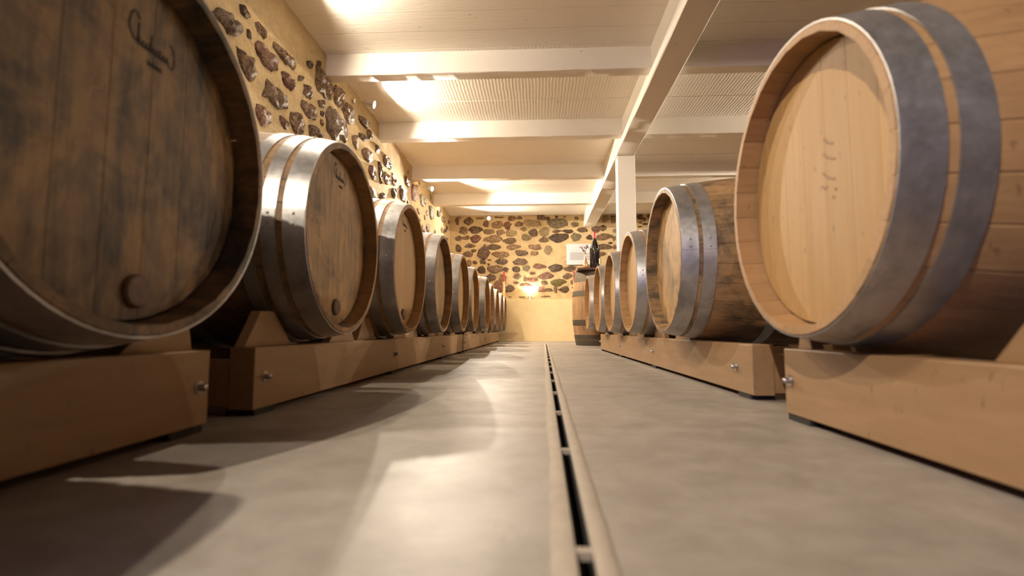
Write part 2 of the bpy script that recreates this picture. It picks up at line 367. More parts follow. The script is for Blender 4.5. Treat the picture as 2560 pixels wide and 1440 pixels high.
BACK= [(-146.2,232.4,4.5,2.3,'t'),(-106.9,225.9,7.3,1.6,'m'),(-70.7,233.1,9.1,1.3,'r'),(7.0,226.1,7.3,5.0,'m'),(19.5,224.1,4.1,3.3,'m'),(35.5,228.6,2.7,1.8,'d'),(50.1,229.4,2.7,1.4,'g'),(72.0,224.5,3.6,2.5,'m'),(-127.4,220.5,7.3,6.5,'m'),(-148.5,220.1,3.3,6.4,'m'),(-47.5,224.8,7.3,4.2,'m'),(-33.2,225.6,4.4,3.3,'m'),(-94.8,214.9,5.6,5.1,'r'),(-73.4,213.2,9.1,6.7,'m'),(-54.9,211.2,6.8,6.4,'r'),(-34.0,213.8,6.4,4.4,'m'),(-8.7,215.6,15.0,6.5,'t'),(38.1,214.6,15.5,9.1,'g'),(69.2,212.4,6.2,4.4,'g'),(88.7,209.8,2.3,3.1,'d'),(-136.6,203.1,7.5,6.4,'m'),(-114.2,204.2,10.9,6.4,'d'),(-89.1,200.2,9.5,4.5,'m'),(-67.8,198.8,6.5,5.1,'m'),(-47.5,197.3,10.5,5.5,'t'),(-25.3,204.9,5.0,3.5,'t'),(-6.9,197.7,7.3,6.9,'d'),(13.3,199.0,7.7,7.6,'t'),(36.2,200.3,8.0,2.5,'d'),(56.7,199.5,8.2,3.8,'d'),(82.8,202.1,8.4,4.2,'m'),(107.3,202.8,7.1,5.8,'r'),(-145.7,188.2,5.1,5.1,'m'),(-131.8,189.4,6.8,3.5,'m'),(-114.1,187.0,8.4,6.4,'r'),(-81.6,186.7,14.5,6.4,'m'),(-50.2,183.1,10.9,4.9,'m'),(-20.7,189.0,8.2,6.0,'t'),(12.3,184.1,7.7,4.5,'m'),(38.9,188.0,15.5,6.9,'d'),(70.8,189.2,8.6,6.9,'g'),(95.3,188.1,4.7,4.4,'d'),(-145.6,169.5,5.1,6.9,'m'),(-124.2,174.0,9.8,3.5,'m'),(-80.1,171.8,10.9,5.1,'d'),(-44.7,171.5,10.5,4.2,'m'),(-4.2,171.3,10.9,4.9,'m'),(-117.6,165.0,4.4,2.9,'d'),(-96.4,175.6,2.7,1.1,'d'),(-99.1,160.8,10.7,10.5,'d'),(-127.8,158.7,8.4,4.9,'m'),(-66.7,157.8,13.2,5.5,'m'),(-29.0,160.3,10.9,5.3,'d'),(-6.1,159.8,7.3,3.8,'m'),(19.6,165.5,6.7,6.9,'t'),(-100.3,144.4,5.3,4.4,'d'),(-114.7,143.2,4.2,3.3,'m'),(-88.1,147.7,3.5,1.6,'m'),(-89.5,139.4,2.4,2.5,'d'),(-65.6,144.4,10.5,5.1,'d'),(-31.8,144.0,11.8,5.3,'d'),(-125.8,142.0,4.5,5.5,'m'),(-102.6,129.2,6.9,6.4,'d'),(-76.8,131.0,11.8,7.3,'m'),(-57.5,129.6,4.4,3.8,'d'),(-39.1,130.4,6.7,4.9,'d'),(-19.9,131.6,5.6,5.1,'g'),(3.0,135.2,10.9,4.5,'r'),(34.0,132.3,10.9,6.5,'d'),(59.4,131.2,10.0,4.9,'m'),(-85.9,114.4,8.4,6.4,'d'),(-63.8,114.3,6.9,5.1,'m'),(-37.3,117.0,7.3,4.2,'m'),(-8.9,122.4,5.3,2.2,'r'),(15.7,117.7,11.8,5.5,'r'),(54.7,116.6,6.9,5.1,'m'),(-8.4,110.4,9.1,4.0,'r'),(-22.3,111.4,3.6,3.6,'m'),(-71.1,98.7,7.8,10.0,'r'),(-51.0,94.4,7.8,6.0,'d'),(-38.7,105.0,5.1,2.5,'m'),(-20.8,101.3,10.9,2.5,'r'),(37.4,105.7,13.2,5.1,'o'),(12.9,104.8,6.0,3.8,'m'),(32.8,93.4,3.3,6.0,'m'),(49.1,92.9,8.2,4.9,'d'),(7.9,93.0,6.4,4.7,'r'),(21.4,92.0,6.5,3.1,'m'),(-50.0,79.4,2.7,0.9,'m'),(-28.1,79.4,5.5,1.1,'m'),(15.5,80.2,8.2,1.3,'m'),(124.5,222.7,5.5,6.1,'t'),(139.0,220.1,4.2,6.7,'t'),(106.7,203.1,5.8,4.8,'m'),(120.1,205.5,5.8,4.5,'m'),(120.4,188.8,12.7,5.5,'m'),(133.0,177.6,3.6,1.8,'d'),(122.0,170.4,11.2,5.2,'m'),(140.0,185.6,2.7,4.5,'m'),(140.7,170.2,3.3,4.2,'m'),(117.6,157.5,6.4,4.2,'m'),(139.2,233.7,4.5,1.4,'m'),(187.3,225.8,4.8,4.5,'r'),(194.5,220.8,3.3,2.7,'m'),(203.0,226.3,3.3,3.6,'m'),(187.7,215.3,3.3,2.4,'m'),(196.7,212.2,4.2,2.1,'r'),(187.0,207.3,3.0,1.8,'r')]

def wall_grid(to3, nx, nz, mat, name, amp):
    bm = bmesh.new(); g = [[bm.verts.new(to3(i / nx, j / nz)) for j in range(nz + 1)] for i in range(nx + 1)]
    for i in range(nx):
        for j in range(nz): bm.faces.new((g[i][j], g[i+1][j], g[i+1][j+1], g[i][j+1]))
    return struct(obj(name, bm, mat, smooth=80))
def bulge(a, b): return 0.010 * noise.noise((a * 2.2, b * 2.2, 3.1)) + 0.006 * noise.noise((a * 7, b * 7, 9.2))
def leftp(u, v):
    y = WF + (WB + 0.1 - WF) * u; z = -0.02 + (CZ + 0.06) * v
    return (WX + bulge(y, z), y, z)
wall_left = wall_grid(leftp, 260, 60, M_mortar, 'wall_left', 0)
def backp(u, v):
    x = WX - 0.1 + (WR - WX + 0.2) * u; z = 0.6 + (CZ - 0.55) * v
    return (x, WB - bulge(x, z + 20), z)
wall_back = wall_grid(backp, 150, 48, M_mortar, 'wall_back', 0)
bm = boxbm(WX - 0.05, WR, 8.95, WB + 0.08, -0.02, 0.735, bev=0.006)
dado = obj('dado', bm, M_dado, wall_back); dado['label'] = 'smooth yellow plastered lower wall with a ledge'

def stone_obj(outline, to3, depth, mat, parent, seed, rings):
    """outline: 2D points; to3(p, out) puts a 2D point on the wall, proud by out"""
    r = random.Random(seed)
    n = len(outline)
    c = (sum(p[0] for p in outline) / n, sum(p[1] for p in outline) / n)
    bm = bmesh.new(); prev = None
    for s, o in rings:
        ring = []
        for p in outline:
            q = (c[0] + (p[0] - c[0]) * s, c[1] + (p[1] - c[1]) * s)
            j = depth * 0.9 * noise.noise((q[0] * 23, q[1] * 23, seed * 1.7)) if s < 0.97 else 0
            ring.append(bm.verts.new(to3(q, o * depth + j)))
        if prev:
            for k in range(n): bm.faces.new((prev[k], prev[(k+1) % n], ring[(k+1) % n], ring[k]))
        prev = ring
    cv = bm.verts.new(to3(c, depth * (0.9 + 0.4 * r.uniform(-1, 1))))
    for k in range(n): bm.faces.new((prev[k], prev[(k+1) % n], cv))
    o = obj('stone', bm, mat, parent, smooth=42)
    return o
def resample(poly, n, jit, r):
    L = []; tot = 0
    m = len(poly)
    for i in range(m):
        a, b = poly[i], poly[(i+1) % m]; d = math.hypot(b[0]-a[0], b[1]-a[1]); L.append(d); tot += d
    out = []
    for k in range(n):
        t = tot * k / n; i = 0
        while t > L[i]: t -= L[i]; i += 1
        a, b = poly[i], poly[(i+1) % m]; f = t / L[i] if L[i] else 0
        out.append([a[0] + (b[0]-a[0]) * f, a[1] + (b[1]-a[1]) * f])
    # soften corners once, then roughen
    out2 = []
    for k in range(n):
        p, q, s = out[k-1], out[k], out[(k+1) % n]
        out2.append((q[0]*0.6 + (p[0]+s[0])*0.2 + r.uniform(-jit, jit), q[1]*0.6 + (p[1]+s[1])*0.2 + r.uniform(-jit, jit)))
    return out2
RINGS_L = [(1.03, -0.3), (0.95, 0.4), (0.78, 0.7), (0.52, 0.9), (0.26, 1.0)]
RINGS_S = [(1.03, -0.3), (0.88, 0.55), (0.48, 0.95)]
def onleft(p, out): return (WX + bulge(p[0], p[1]) + out, p[0], p[1])
def onback(p, out): return (p[0], WB - bulge(p[0], p[1] + 20) - out, p[1])
rs = random.Random(11); placed_l = []
for i, P in enumerate(LEFT):
    P = [(a / 100, b / 100) for a, b in P]
    cy_, cz_ = sum(p[0] for p in P) / len(P), sum(p[1] for p in P) / len(P)
    size = max(math.hypot(p[0]-cy_, p[1]-cz_) for p in P)
    near = cy_ < 4.0 and size > 0.06
    o = resample(P, 22 if near else 12, size * 0.07, rs)
    k = rs.choices('rmd', (5, 4, 2))[0] if cy_ < 3.9 else rs.choices('mrdt', (5, 2, 3, 1))[0]
    if i in (41, 42): k = 'g'
    if i in (34,): k = 'd'
    stone_obj(o, onleft, min(0.028, 0.012 + size * 0.14), STONE[k], wall_left, i, RINGS_L if near else RINGS_S)
    placed_l.append((cy_, cz_, size * 0.8))
def blob(w_, h_, n, r):
    ph = r.uniform(0, 6.28); k2, k3 = r.uniform(0.05, 0.16), r.uniform(0.03, 0.10); p3 = r.uniform(0, 6.28)
    return [((w_ * cos(t) * (1 + k2 * cos(2*t + ph) + k3 * cos(3*t + p3) + r.uniform(-0.13, 0.13))),
             (h_ * sin(t) * (1 + k2 * sin(2*t + ph) + k3 * cos(3*t + p3) + r.uniform(-0.13, 0.13))))
            for t in (2 * pi * i / n for i in range(n))]
def filler(n, ra, rb, placed, avoid, proj, parent, seed0, aspect=1.6):
    r = random.Random(seed0); got = 0
    for _ in range(n * 30):
        a, b = r.uniform(*ra), r.uniform(*rb); s = r.uniform(0.035, 0.10)
        if avoid(a, b): continue
        if any(math.hypot((a - p[0]) / 1.25, b - p[1]) < (s * 0.9 + p[2]) * 0.92 for p in placed): continue
        placed.append((a, b, s * 0.8)); got += 1
        o = [(a + x, b + z) for x, z in blob(s * r.uniform(1.0, 1.3), s * r.uniform(0.5, 0.8), 10, r)]
        stone_obj(o, proj, 0.010 + s * 0.12, STONE[r.choices('dmrgt', (3, 5, 2, 1, 1))[0]], parent, seed0 + got, RINGS_S)
        if got >= n: break
# behind the barrels, towards the camera, and the far end of the left wall
filler(46, (-0.3, 2.5), (0.75, 2.2), placed_l, lambda a, b: False, onleft, wall_left, 500)
filler(60, (2.3, 6.2), (0.6, 1.55), placed_l, lambda a, b: False, onleft, wall_left, 900)
filler(75, (6.1, 9.0), (0.7, 2.22), placed_l, lambda a, b: False, onleft, wall_left, 1300)
placed_b = []
for i, (x, z, w_, h_, k) in enumerate(BACK):
    x, z, w_, h_ = x/100, z/100, w_/100, h_/100
    if z > 2.27: z = 2.27; 
    if 0.50 < x < 1.12 and 1.35 < z < 1.78: continue
    o = [(x + a, z + b) for a, b in blob(w_ * 1.2, h_ * 1.2, 14, rs)]
    stone_obj(o, onback, min(0.024, 0.008 + 0.16 * min(w_, h_)), STONE[k], wall_back, 2000 + i, RINGS_S)
    placed_b.append((x, z, max(w_, h_)))
filler(60, (1.2, 4.1), (0.85, 2.2), placed_b, lambda a, b: False, onback, wall_back, 3000)
filler(22, (0.62, 1.3), (0.82, 1.33), placed_b, lambda a, b: False, onback, wall_back, 3300)
filler(14, (-1.58, -0.7), (0.78, 1.35), placed_b, lambda a, b: False, onback, wall_back, 3500)

struct(obj('wall_right', boxbm(WR, WR + 0.1, WF, WB + 0.1, 0, CZ + 0.1), M_plaster))
bm = bmesh.new()   # wall behind the camera with the open doorway the daylight comes through
box(bm, WX - 0.1, -1.57, WF - 0.12, WF, 0, CZ + 0.1); box(bm, -0.73, WR + 0.1, WF - 0.12, WF, 0, CZ + 0.1)
box(bm, -1.57, -0.73, WF - 0.12, WF, 2.1, CZ + 0.1)
struct(obj('wall_front', bm, M_plaster))

# ceiling: boards across the bays, joists, the long beam
ceiling = struct(obj('ceiling', boxbm(WX - 0.1, WR + 0.1, WF - 0.1, WB + 0.1, CZ + 0.024, CZ + 0.12), M_paint))
JY = [-1.52, -0.23, 1.06, 2.35, 3.64, 4.93, 6.31, 7.66]
pb = mesh(boxbm(WX - 0.05, WR, -0.1085, 0.1085, 0, 0.03, bev=0.003), 'board')
pb2 = pb.copy(); pb.materials.append(M_paint); pb2.materials.append(M_trowel)
y = WF + 0.11; rc = random.Random(3)
while y < WB + 0.1:
    o = link('plank', pb2 if 3.7 < y < 4.95 else pb, None, ceiling, (0, y, CZ + rc.uniform(-0.003, 0.004)))
    y += 0.22
def joist_bm(x0, x1, seed, w_=0.11):
    """solid joist with slightly worn, uneven lower arrises"""
    bm = bmesh.new(); n = 60; rows = []
    prof = [(0, 0.19), (0, 0.004), (0.005, 0), (w_ - 0.005, 0), (w_, 0.004), (w_, 0.19)]
    for i in range(n + 1):
        x = x0 + (x1 - x0) * i / n
        e = [0.0025 * noise.noise((x * 5, k * 3.3, seed)) for k in range(6)]
        rows.append([bm.verts.new((x, p[0] + e[k], p[1] + e[(k + 2) % 6])) for k, p in enumerate(prof)])
    for A, B in zip(rows, rows[1:]):
        for k in range(5): bm.faces.new((A[k], B[k], B[k+1], A[k+1]))
    bm.faces.new(rows[0]); bm.faces.new(rows[-1]); return bm
BX0, BX1, BZ = 0.852, 1.047, 2.07
for i, jy in enumerate(JY):
    obj('joist', joist_bm(WX - 0.02, BX0 + 0.01, i), M_paint, ceiling, (0, jy, 2.14), smooth=30)
    obj('joist', joist_bm(BX1 - 0.01, WR, i + 20), M_paint, ceiling, (0, jy - 0.0, 2.14), smooth=30)
def beam_bm():
    bm = bmesh.new(); n = 110; rows = []; w_ = BX1 - BX0; h = CZ - BZ + 0.02
    prof = [(0, h), (0, 0.005), (0.006, 0), (w_ - 0.006, 0), (w_, 0.005), (w_, h)]
    for i in range(n + 1):
        y = WF + (WB + 0.05 - WF) * i / n
        e = [0.003 * noise.noise((y * 3, k * 3.3, 77)) for k in range(6)]
        rows.append([bm.verts.new((BX0 + p[0] + e[k], y, BZ + p[1] + e[(k + 3) % 6])) for k, p in enumerate(prof)])
    for A, B in zip(rows, rows[1:]):
        for k in range(5): bm.faces.new((A[k], A[k+1], B[k+1], B[k]))
    bm.faces.new(rows[0]); bm.faces.new(rows[-1]); return bm
bo_ = obj('beam', beam_bm(), M_paint, ceiling, smooth=30); bo_['label'] = 'long cream beam running the length of the cellar'
post = obj('support_post', boxbm(-0.093, 0.093, -0.08, 0.08, 0, BZ - 0.001, bev=0.006), M_paint, loc=(0.958, 5.41, 0))
tag(post, 'square cream painted post holding up the long ceiling beam', 'post')

# ------------------------------------------------------------------ barrels
BL, RB, RH = 0.95, 0.335, 0.287
def prof(x): return RB - (RB - RH) * ((BL / 2 - x) / (BL / 2)) ** 2
NS = 28
def stave_bm(full=False):
    bm = bmesh.new()
    xs = [0, 0.004, 0.045, 0.10, 0.17, 0.25, 0.33, 0.41, 0.475]; xs = xs + [BL - x for x in xs[-2::-1]]
    half = pi / NS - 0.0012
    def sect(x, a0, closed=True):
        d = min(x, BL - x); ro = prof(x) - (0.0015 if d < 0.002 else 0)
        th = 0.013 + 0.014 * min(1, d / 0.045)
        ri = ro - th; ch = 0.007
        P = [(a0 - half, ri), (a0 - half, ro - 0.0012), (a0 - half + ch, ro), (a0, ro + 0.0004), (a0 + half - ch, ro), (a0 + half, ro - 0.0012), (a0 + half, ri)]
        return [(x, r * sin(a), r * cos(a)) for a, r in P]
    for k in range(NS if full else 1):
        rows = [[bm.verts.new(p) for p in sect(x, 2 * pi * k / NS)] for x in xs]
        for A, B in zip(rows, rows[1:]):
            for q in range(7): bm.faces.new((A[q], A[(q+1) % 7], B[(q+1) % 7], B[q]))
        bm.faces.new(rows[0]); bm.faces.new(rows[-1])
    return bm
ME_stave = mesh(stave_bm(), 'stave', 30); ME_stave.materials.append(M_stave)
ME_ostave = ME_stave.copy(); ME_ostave.materials.clear(); ME_ostave.materials.append(M_oldstave)
ME_body = mesh(stave_bm(True), 'body', 30); ME_body.materials.append(M_stave)
HR, HX = 0.2635, 0.045
def head_board_bm(i, n=7):
    wd = 2 * HR / n; a = -HR + wd * i + 0.00015; b = -HR + wd * (i + 1) - 0.00015
    a = max(a, -HR + 0.006); b = min(b, HR - 0.006)
    ys = [a + (b - a) * k / 4 for k in range(5)]
    pts = [(y, sqrt(max(0, HR**2 - y*y))) for y in ys] + [(y, -sqrt(max(0, HR**2 - y*y))) for y in reversed(ys)]
    c = ((a + b) / 2, 0)
    bm = bmesh.new(); rows = []
    for x, ins in ((HX + 0.016, 0), (HX + 0.0005, 0), (HX, 0.0006)):
        row = []
        for y, z in pts:
            yy = y + (ins if y < c[0] - 1e-4 else -ins if y > c[0] + 1e-4 else 0)
            row.append(bm.verts.new((x, yy, z)))
        rows.append(row)
    n_ = len(pts)
    for A, B in zip(rows, rows[1:]):
        for k in range(n_): bm.faces.new((A[k], A[(k+1) % n_], B[(k+1) % n_], B[k]))
    bm.faces.new(rows[0]); bm.faces.new(rows[-1]); return bm
ME_heads = [mesh(head_board_bm(i), 'head_board') for i in range(7)]
for me in ME_heads: me.materials.append(M_head)
bmh = bmesh.new(); lathe(bmh, [(HR, BL - HX - 0.016), (HR, BL - HX)], 48, 'x')
ME_backhead = mesh(bmh, 'back_head'); ME_backhead.materials.append(M_head)
def hoop_bm(x0, x1, seam=pi * 0.5, gap=0.0):
    bm = bmesh.new(); n = 72; t = 0.0024
    xs = [x0, (x0 + x1) / 2, x1]
    rows = []
    for k in range(n):
        a = 2 * pi * k / n
        out = [(x, prof(x) + 0.0008 + t) for x in xs]; inn = [(x, prof(x) + 0.0002) for x in reversed(xs)]
        rows.append([bm.verts.new((x, r * sin(a), r * cos(a))) for x, r in out + inn])
    for i in range(n):
        A, B = rows[i], rows[(i+1) % n]
        for k in range(6): bm.faces.new((A[k], A[(k+1) % 6], B[(k+1) % 6], B[k]))
    # riveted overlap
    a0, da = seam, 0.16; rr = []
    for j in range(5):
        a = a0 + da * (j / 4 - 0.5)
        rr.append([bm.verts.new((x, r * sin(a), r * cos(a))) for x, r in [(x0 + 0.001, prof(x0) + 0.003), (x0 + 0.001, prof(x0) + 0.0052), (x1 - 0.001, prof(x1) + 0.0052), (x1 - 0.001, prof(x1) + 0.003)]])
    for A, B in zip(rr, rr[1:]):
        for k in range(4): bm.faces.new((A[k], A[(k+1) % 4], B[(k+1) % 4], B[k]))
    bm.faces.new(rr[0]); bm.faces.new(rr[-1])
    for s in (-1, 1):
        a = a0 + s * da * 0.28; x = (x0 + x1) / 2; r = prof(x) + 0.0052
        mt = Matrix.Translation((x, r * sin(a), r * cos(a))) @ Matrix.Diagonal((1, 1, 1, 1))
        bmesh.ops.create_uvsphere(bm, u_segments=8, v_segments=5, radius=0.0038, matrix=mt)
    return bm
HL = [(0.002, 0.056), (0.072, 0.108), (0.129, 0.162), (0.322, 0.354)]
HRt = [(0.002, 0.058), (0.072, 0.116), (0.315, 0.350)]
HU = [(0.002, 0.066), (0.075, 0.135), (0.255, 0.325)]
def hoop_meshes(sets, mat, seam):
    out = []
    for x0, x1 in sets + [(BL - b, BL - a) for a, b in reversed(sets)]:
        me = mesh(hoop_bm(x0, x1, seam), 'hoop', 40); me.materials.append(mat); out.append(me)
    return out
# local +y faces the camera for the left row (turned half round), local -y for the right row
MH_L = hoop_meshes(HL, M_galv, pi * 0.5)
MH_R = hoop_meshes(HRt, M_galv, -pi * 0.5 + 0.08)
MH_R0 = hoop_meshes(HRt, M_galv, 2.2)
MH_U = hoop_meshes(HU, M_iron, 1.0)
bmg = bmesh.new(); lathe(bmg, [(0.0255, 0.012), (0.0255, -0.004), (0.0225, -0.0075), (0.004, -0.008)], 24, 'x')
ME_bung = mesh(bmg, 'bung', 30); ME_bung.materials.append(M_bung)

def swash_mark(x):
    """cursive brand burnt into the head: tall loop, stem, close low letters, end swash, small line below"""
    bm = bmesh.new(); W = 0.094; H = 0.05
    def S(pts, wd=0.0022): ribbon(bm, [(p[0] * W - W / 2, p[1] * H) for p in pts], wd, x)
    S([(0.20, 0.78), (0.15, 0.92), (0.08, 0.93), (0.03, 0.78), (0.0, 0.52), (0.02, 0.28), (0.07, 0.14), (0.15, 0.05), (0.20, 0.02)], 0.0034)
    S([(0.19, 0.66), (0.185, 0.4), (0.18, 0.16), (0.16, 0.02)], 0.0034)
    S([(0.15, 0.08), (0.30, 0.03), (0.50, 0.05), (0.70, 0.02), (0.86, 0.05)], 0.0055)
    for k in range(9): S([(0.20 + k * 0.075, -0.02), (0.215 + k * 0.075, 0.20 if k % 3 else 0.27)], 0.004)
    S([(0.47, 0.55), (0.46, 0.3), (0.47, 0.02)], 0.0034)
    S([(0.84, 0.06), (0.88, -0.08), (0.94, -0.10), (0.99, 0.06), (1.0, 0.30), (0.97, 0.52), (0.90, 0.66), (0.86, 0.62)], 0.0030)
    for k in range(5): S([(0.42 + k * 0.065, -0.30), (0.43 + k * 0.065, -0.46)], 0.0042)
    S([(0.42, -0.37), (0.72, -0.39)], 0.003)
    return bm
ME_mark = mesh(swash_mark(HX), 'branding'); ME_mark.materials.append(M_ink)
def barrel(label, loc, side, age, hoops, dark=0.0, staves=True, bung=None, mark=None, hage=None, scale=1.0, spin=0.0, cat='barrel', group=None, name='wine_barrel', stave_me=None, rot=None, seed=0):
    """side -1: head towards +x (left row), +1: head towards -x (right row)"""
    r = rot if rot is not None else ((0, 0, pi) if side < 0 else (0, 0, 0))
    t = thing(name, label, cat, loc, r, group); t.scale = (scale,) * 3
    cz = RB
    rr = random.Random(seed)
    if staves:
        off = rr.uniform(0, 2 * pi / NS)
        for k in range(NS):
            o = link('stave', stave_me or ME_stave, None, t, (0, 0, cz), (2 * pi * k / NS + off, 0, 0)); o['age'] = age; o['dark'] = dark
    else:
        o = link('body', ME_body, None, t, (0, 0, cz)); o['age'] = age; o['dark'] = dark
    for me in ME_heads:
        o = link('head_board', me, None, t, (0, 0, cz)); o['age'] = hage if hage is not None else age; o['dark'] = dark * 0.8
    link('back_head', ME_backhead, None, t, (0, 0, cz))
    for me in hoops: link('hoop', me, None, t, (0, 0, cz))
    if bung: link('bung', ME_bung, None, t, (HX - 0.001, bung[0], cz + bung[1]))
    if mark:
        o = link('branding', ME_mark, None, t, (0, mark[0], cz + mark[1])); o.scale = (1, -1 if side < 0 else 1, 1)
        o['label'] = 'dark cursive mark burnt into the head'
    return t
Z0 = 0.477 - RB
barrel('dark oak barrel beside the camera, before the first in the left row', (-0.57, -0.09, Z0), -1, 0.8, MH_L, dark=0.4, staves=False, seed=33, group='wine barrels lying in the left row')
LB = [(-0.559, 0.694), (-0.582, 1.51), (-0.571, 2.252), (-0.561, 3.008), (-0.560, 3.814), (-0.569, 4.60), (-0.545, 5.46),
      (-0.565, 6.286), (-0.561, 7.068), (-0.551, 7.853), (-0.546, 8.59)]
lab = ['large dark stained oak barrel with round bung filling the left edge',
       'blotched mouldy-headed oak barrel with three grey hoops, second in the left row',
       'cleaner tan-headed oak barrel with a square dark bung, third in the left row',
       'oak barrel with dark vertical streaks on its head, fourth in the left row',
       'oak barrel with a narrow yellow strip of head showing, fifth in the left row',
       'pale-headed barrel with dark inner rim, sixth in the left row',
       'bright hooped barrel, seventh in the left row, first after the dark rack joint',
       'barrel with a pale worn rim, eighth in the left row',
       'barrel with cream-lit head hoop, ninth in the left row, third from the far end',
       'barrel with a dark spot on its rim, tenth in the left row',
       'farthest barrel of the left row, standing against the yellow wall']
ages = [1.25, 1.0, 0.2, 0.9, 0.4, 0.2, 0.15, 0.15, 0.05, 0.25, 0.1]
darks = [0.42, 0.16, 0.10, 0.25, 0.2, 0.15, 0.1, 0, 0, 0.1, 0.1]  # first barrel darkest: wine stain plus dim shade painted into its wood colour
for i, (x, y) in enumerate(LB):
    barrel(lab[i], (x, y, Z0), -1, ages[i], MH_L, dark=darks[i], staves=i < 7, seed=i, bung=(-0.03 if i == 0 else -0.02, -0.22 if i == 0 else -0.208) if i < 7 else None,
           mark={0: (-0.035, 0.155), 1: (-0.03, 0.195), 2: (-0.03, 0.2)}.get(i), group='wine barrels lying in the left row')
RBs = [(0.494, 0.985), (0.499, 2.047), (0.525, 2.963), (0.529, 3.74), (0.531, 4.508)]
rlab = ['large clean new oak barrel with broad shiny hoops filling the right edge',
        'oak barrel with black mould patches on its side and head, second in the right row',
        'honey-headed barrel with a mouldy rim, third in the right row',
        'barrel with dark rim mould, fourth in the right row, below the cream post',
        'reddish rimmed barrel, fifth in the right row, just before the upright barrel']
rage = [0.0, 1.1, 0.55, 0.7, 0.35]
rh = [0.0, 0.9, 0.1, 0.3, 0.2]
for i, (x, y) in enumerate(RBs):
    t = barrel(rlab[i], (x, y, Z0), 1, rage[i], MH_R if i else MH_R0, staves=i < 4, seed=50 + i, hage=rh[i], group='wine barrels lying in the right row')
    if i == 0:   # faint pencil strokes on the clean head
        bm = bmesh.new()
        for (a, b, c, d) in ((-0.030, 0.042, 0.0, 0.062), (-0.034, 0.012, 0.004, 0.034), (-0.030, -0.024, 0.008, -0.002), (-0.006, -0.032, 0.012, -0.026), (-0.034, -0.042, -0.028, -0.040), (-0.026, -0.056, -0.02, -0.052)):
            ribbon(bm, [(a, b), ((a + c) / 2 + 0.002, (b + d) / 2 - 0.003), (c, d)], 0.0045, HX)
        o = obj('pencil_marks', bm, M_pencil, t, (0, -0.035, RB + 0.02)); o['label'] = 'faint slanting pencil strokes'
barrel('half-hidden barrel showing a sliver of rim, last of the right row', (0.58, 5.92, 0.52 - RB * 1.06), 1, 0.3, MH_R, staves=False, scale=1.06, seed=77, group='wine barrels lying in the right row')
# upright barrel used as a table
UX, UY = 0.79, 6.62
barrel('old weathered oak barrel with rusty iron hoops standing upright as a table', (UX + RB, UY, 0), 1, 0.5, MH_U, staves=True, seed=90,
       rot=(0, -pi / 2, 0), name='upright_barrel', stave_me=ME_ostave)

# ------------------------------------------------------------------ racks
def rack(label, side, X, y0, y1, chocks, bolts, XR=None, top=0.158, bot=0.014, feet=()):
    """side -1 left, +1 right; X = |x| of the aisle face. chocks: (y_base0, y_top0, y_top1, y_base1)"""
    s = side
    t = thing('barrel_rack', label, 'rack', (s * X, (y0 + y1) / 2, 0), group='low plywood barrel racks')
    ym = (y0 + y1) / 2
    def B(a, b, *r, bev=0.002):
        xa, xb = sorted((s * a, s * b)); return boxbm(xa, xb, *r, bev=bev)
    obj('front_board', B(0, 0.060, y0 - ym, y1 - ym, bot, top, bev=0.002), M_rack, t)
    obj('rear_board', B(0.70, 0.778, y0 - ym, y1 - ym, bot, top), M_rack, t)
    for yb in (y0 + 0.004, y1 - 0.034):
        obj('end_board', B(0.060, 0.70, yb - ym, yb + 0.03 - ym, bot + 0.006, 0.125 if yb > y0 + 0.1 else 0.13), M_rack, t)
    for yb in bolts:
        if y0 + 0.2 < yb < y1 - 0.2: obj('cross_rail', B(0.060, 0.70, yb - 0.03 - ym, yb + 0.03 - ym, bot + 0.02, 0.115), M_rack, t)
        bm = bmesh.new()
        lathe(bm, [(0.0125, -0.002), (0.0125, 0.0025), (0.0075, 0.003), (0.0075, 0.011), (0.005, 0.016), (0.001, 0.018)], 16, 'x')
        o = obj('bolt', bm, M_steel, t, (0, yb - ym, 0.088), smooth=30)
        o.rotation_euler = (0, 0, pi if s > 0 else 0)
    for yb in feet:
        obj('foot_pad', B(0.002, 0.07, yb - 0.045 - ym, yb + 0.045 - ym, 0, bot + 0.001, bev=0.001), M_rubber, t)
        obj('foot_pad', B(0.71, 0.77, yb - 0.045 - ym, yb + 0.045 - ym, 0, bot + 0.001, bev=0.001), M_rubber, t)
    for ch in chocks:
        zt = ch[4]
        for a, b in ((0.032, 0.058), (0.702, 0.735)):
            bm = bmesh.new(); xa, xb = sorted((s * a, s * b))
            P = [(ch[0], top), (ch[1], top + zt), (ch[2], top + zt), (ch[3], top)]
            prism(bm, [(p[0] - ym, p[1]) for p in P], 'x', xa, xb, bev=0.001)
            obj('chock', bm, M_rack, t)
def pair(yc, wide=True):
    # chocks either side of a barrel centred at yc, clear of its belly
    return [(yc - 0.355, yc - 0.29, yc - 0.228, yc - 0.128, 0.088), (yc + 0.128, yc + 0.228, yc + 0.29, yc + 0.355, 0.085)]
ch = lambda ys: [c for y in ys for c in pair(y)]
rack('low plywood rack at the left edge under the dark stained barrel', -1, 0.656, -0.9, 0.985, ch([0.694])[0:1] + [(0.80, 0.90, 0.96, 0.975, 0.075)], [0.955, -0.2], feet=(0.93, 0.2, -0.6))
rack('long plywood rack under the second to fifth left barrels', -1, 0.655, 1.145, 4.40, ch([1.51, 2.252, 3.008, 3.814]), [1.19, 2.30, 3.48, 4.37], feet=(1.20, 2.30, 3.48, 4.34))
rack('farther plywood rack at the end of the left row, beyond the dark joint', -1, 0.655, 4.44, 8.62, ch([4.60, 5.46, 6.286, 7.068, 7.853])[1:] , [4.50, 6.25, 7.9, 8.58], feet=(4.5, 6.25, 8.5))
rack('plywood rack at the right edge under the clean new barrel', 1, 0.563, -0.9, 1.19, [(0.52, 0.60, 0.615, 0.695, 0.088), (1.13, 1.155, 1.175, 1.188, 0.055)], [1.165, 0.1], feet=(1.14, -0.3))
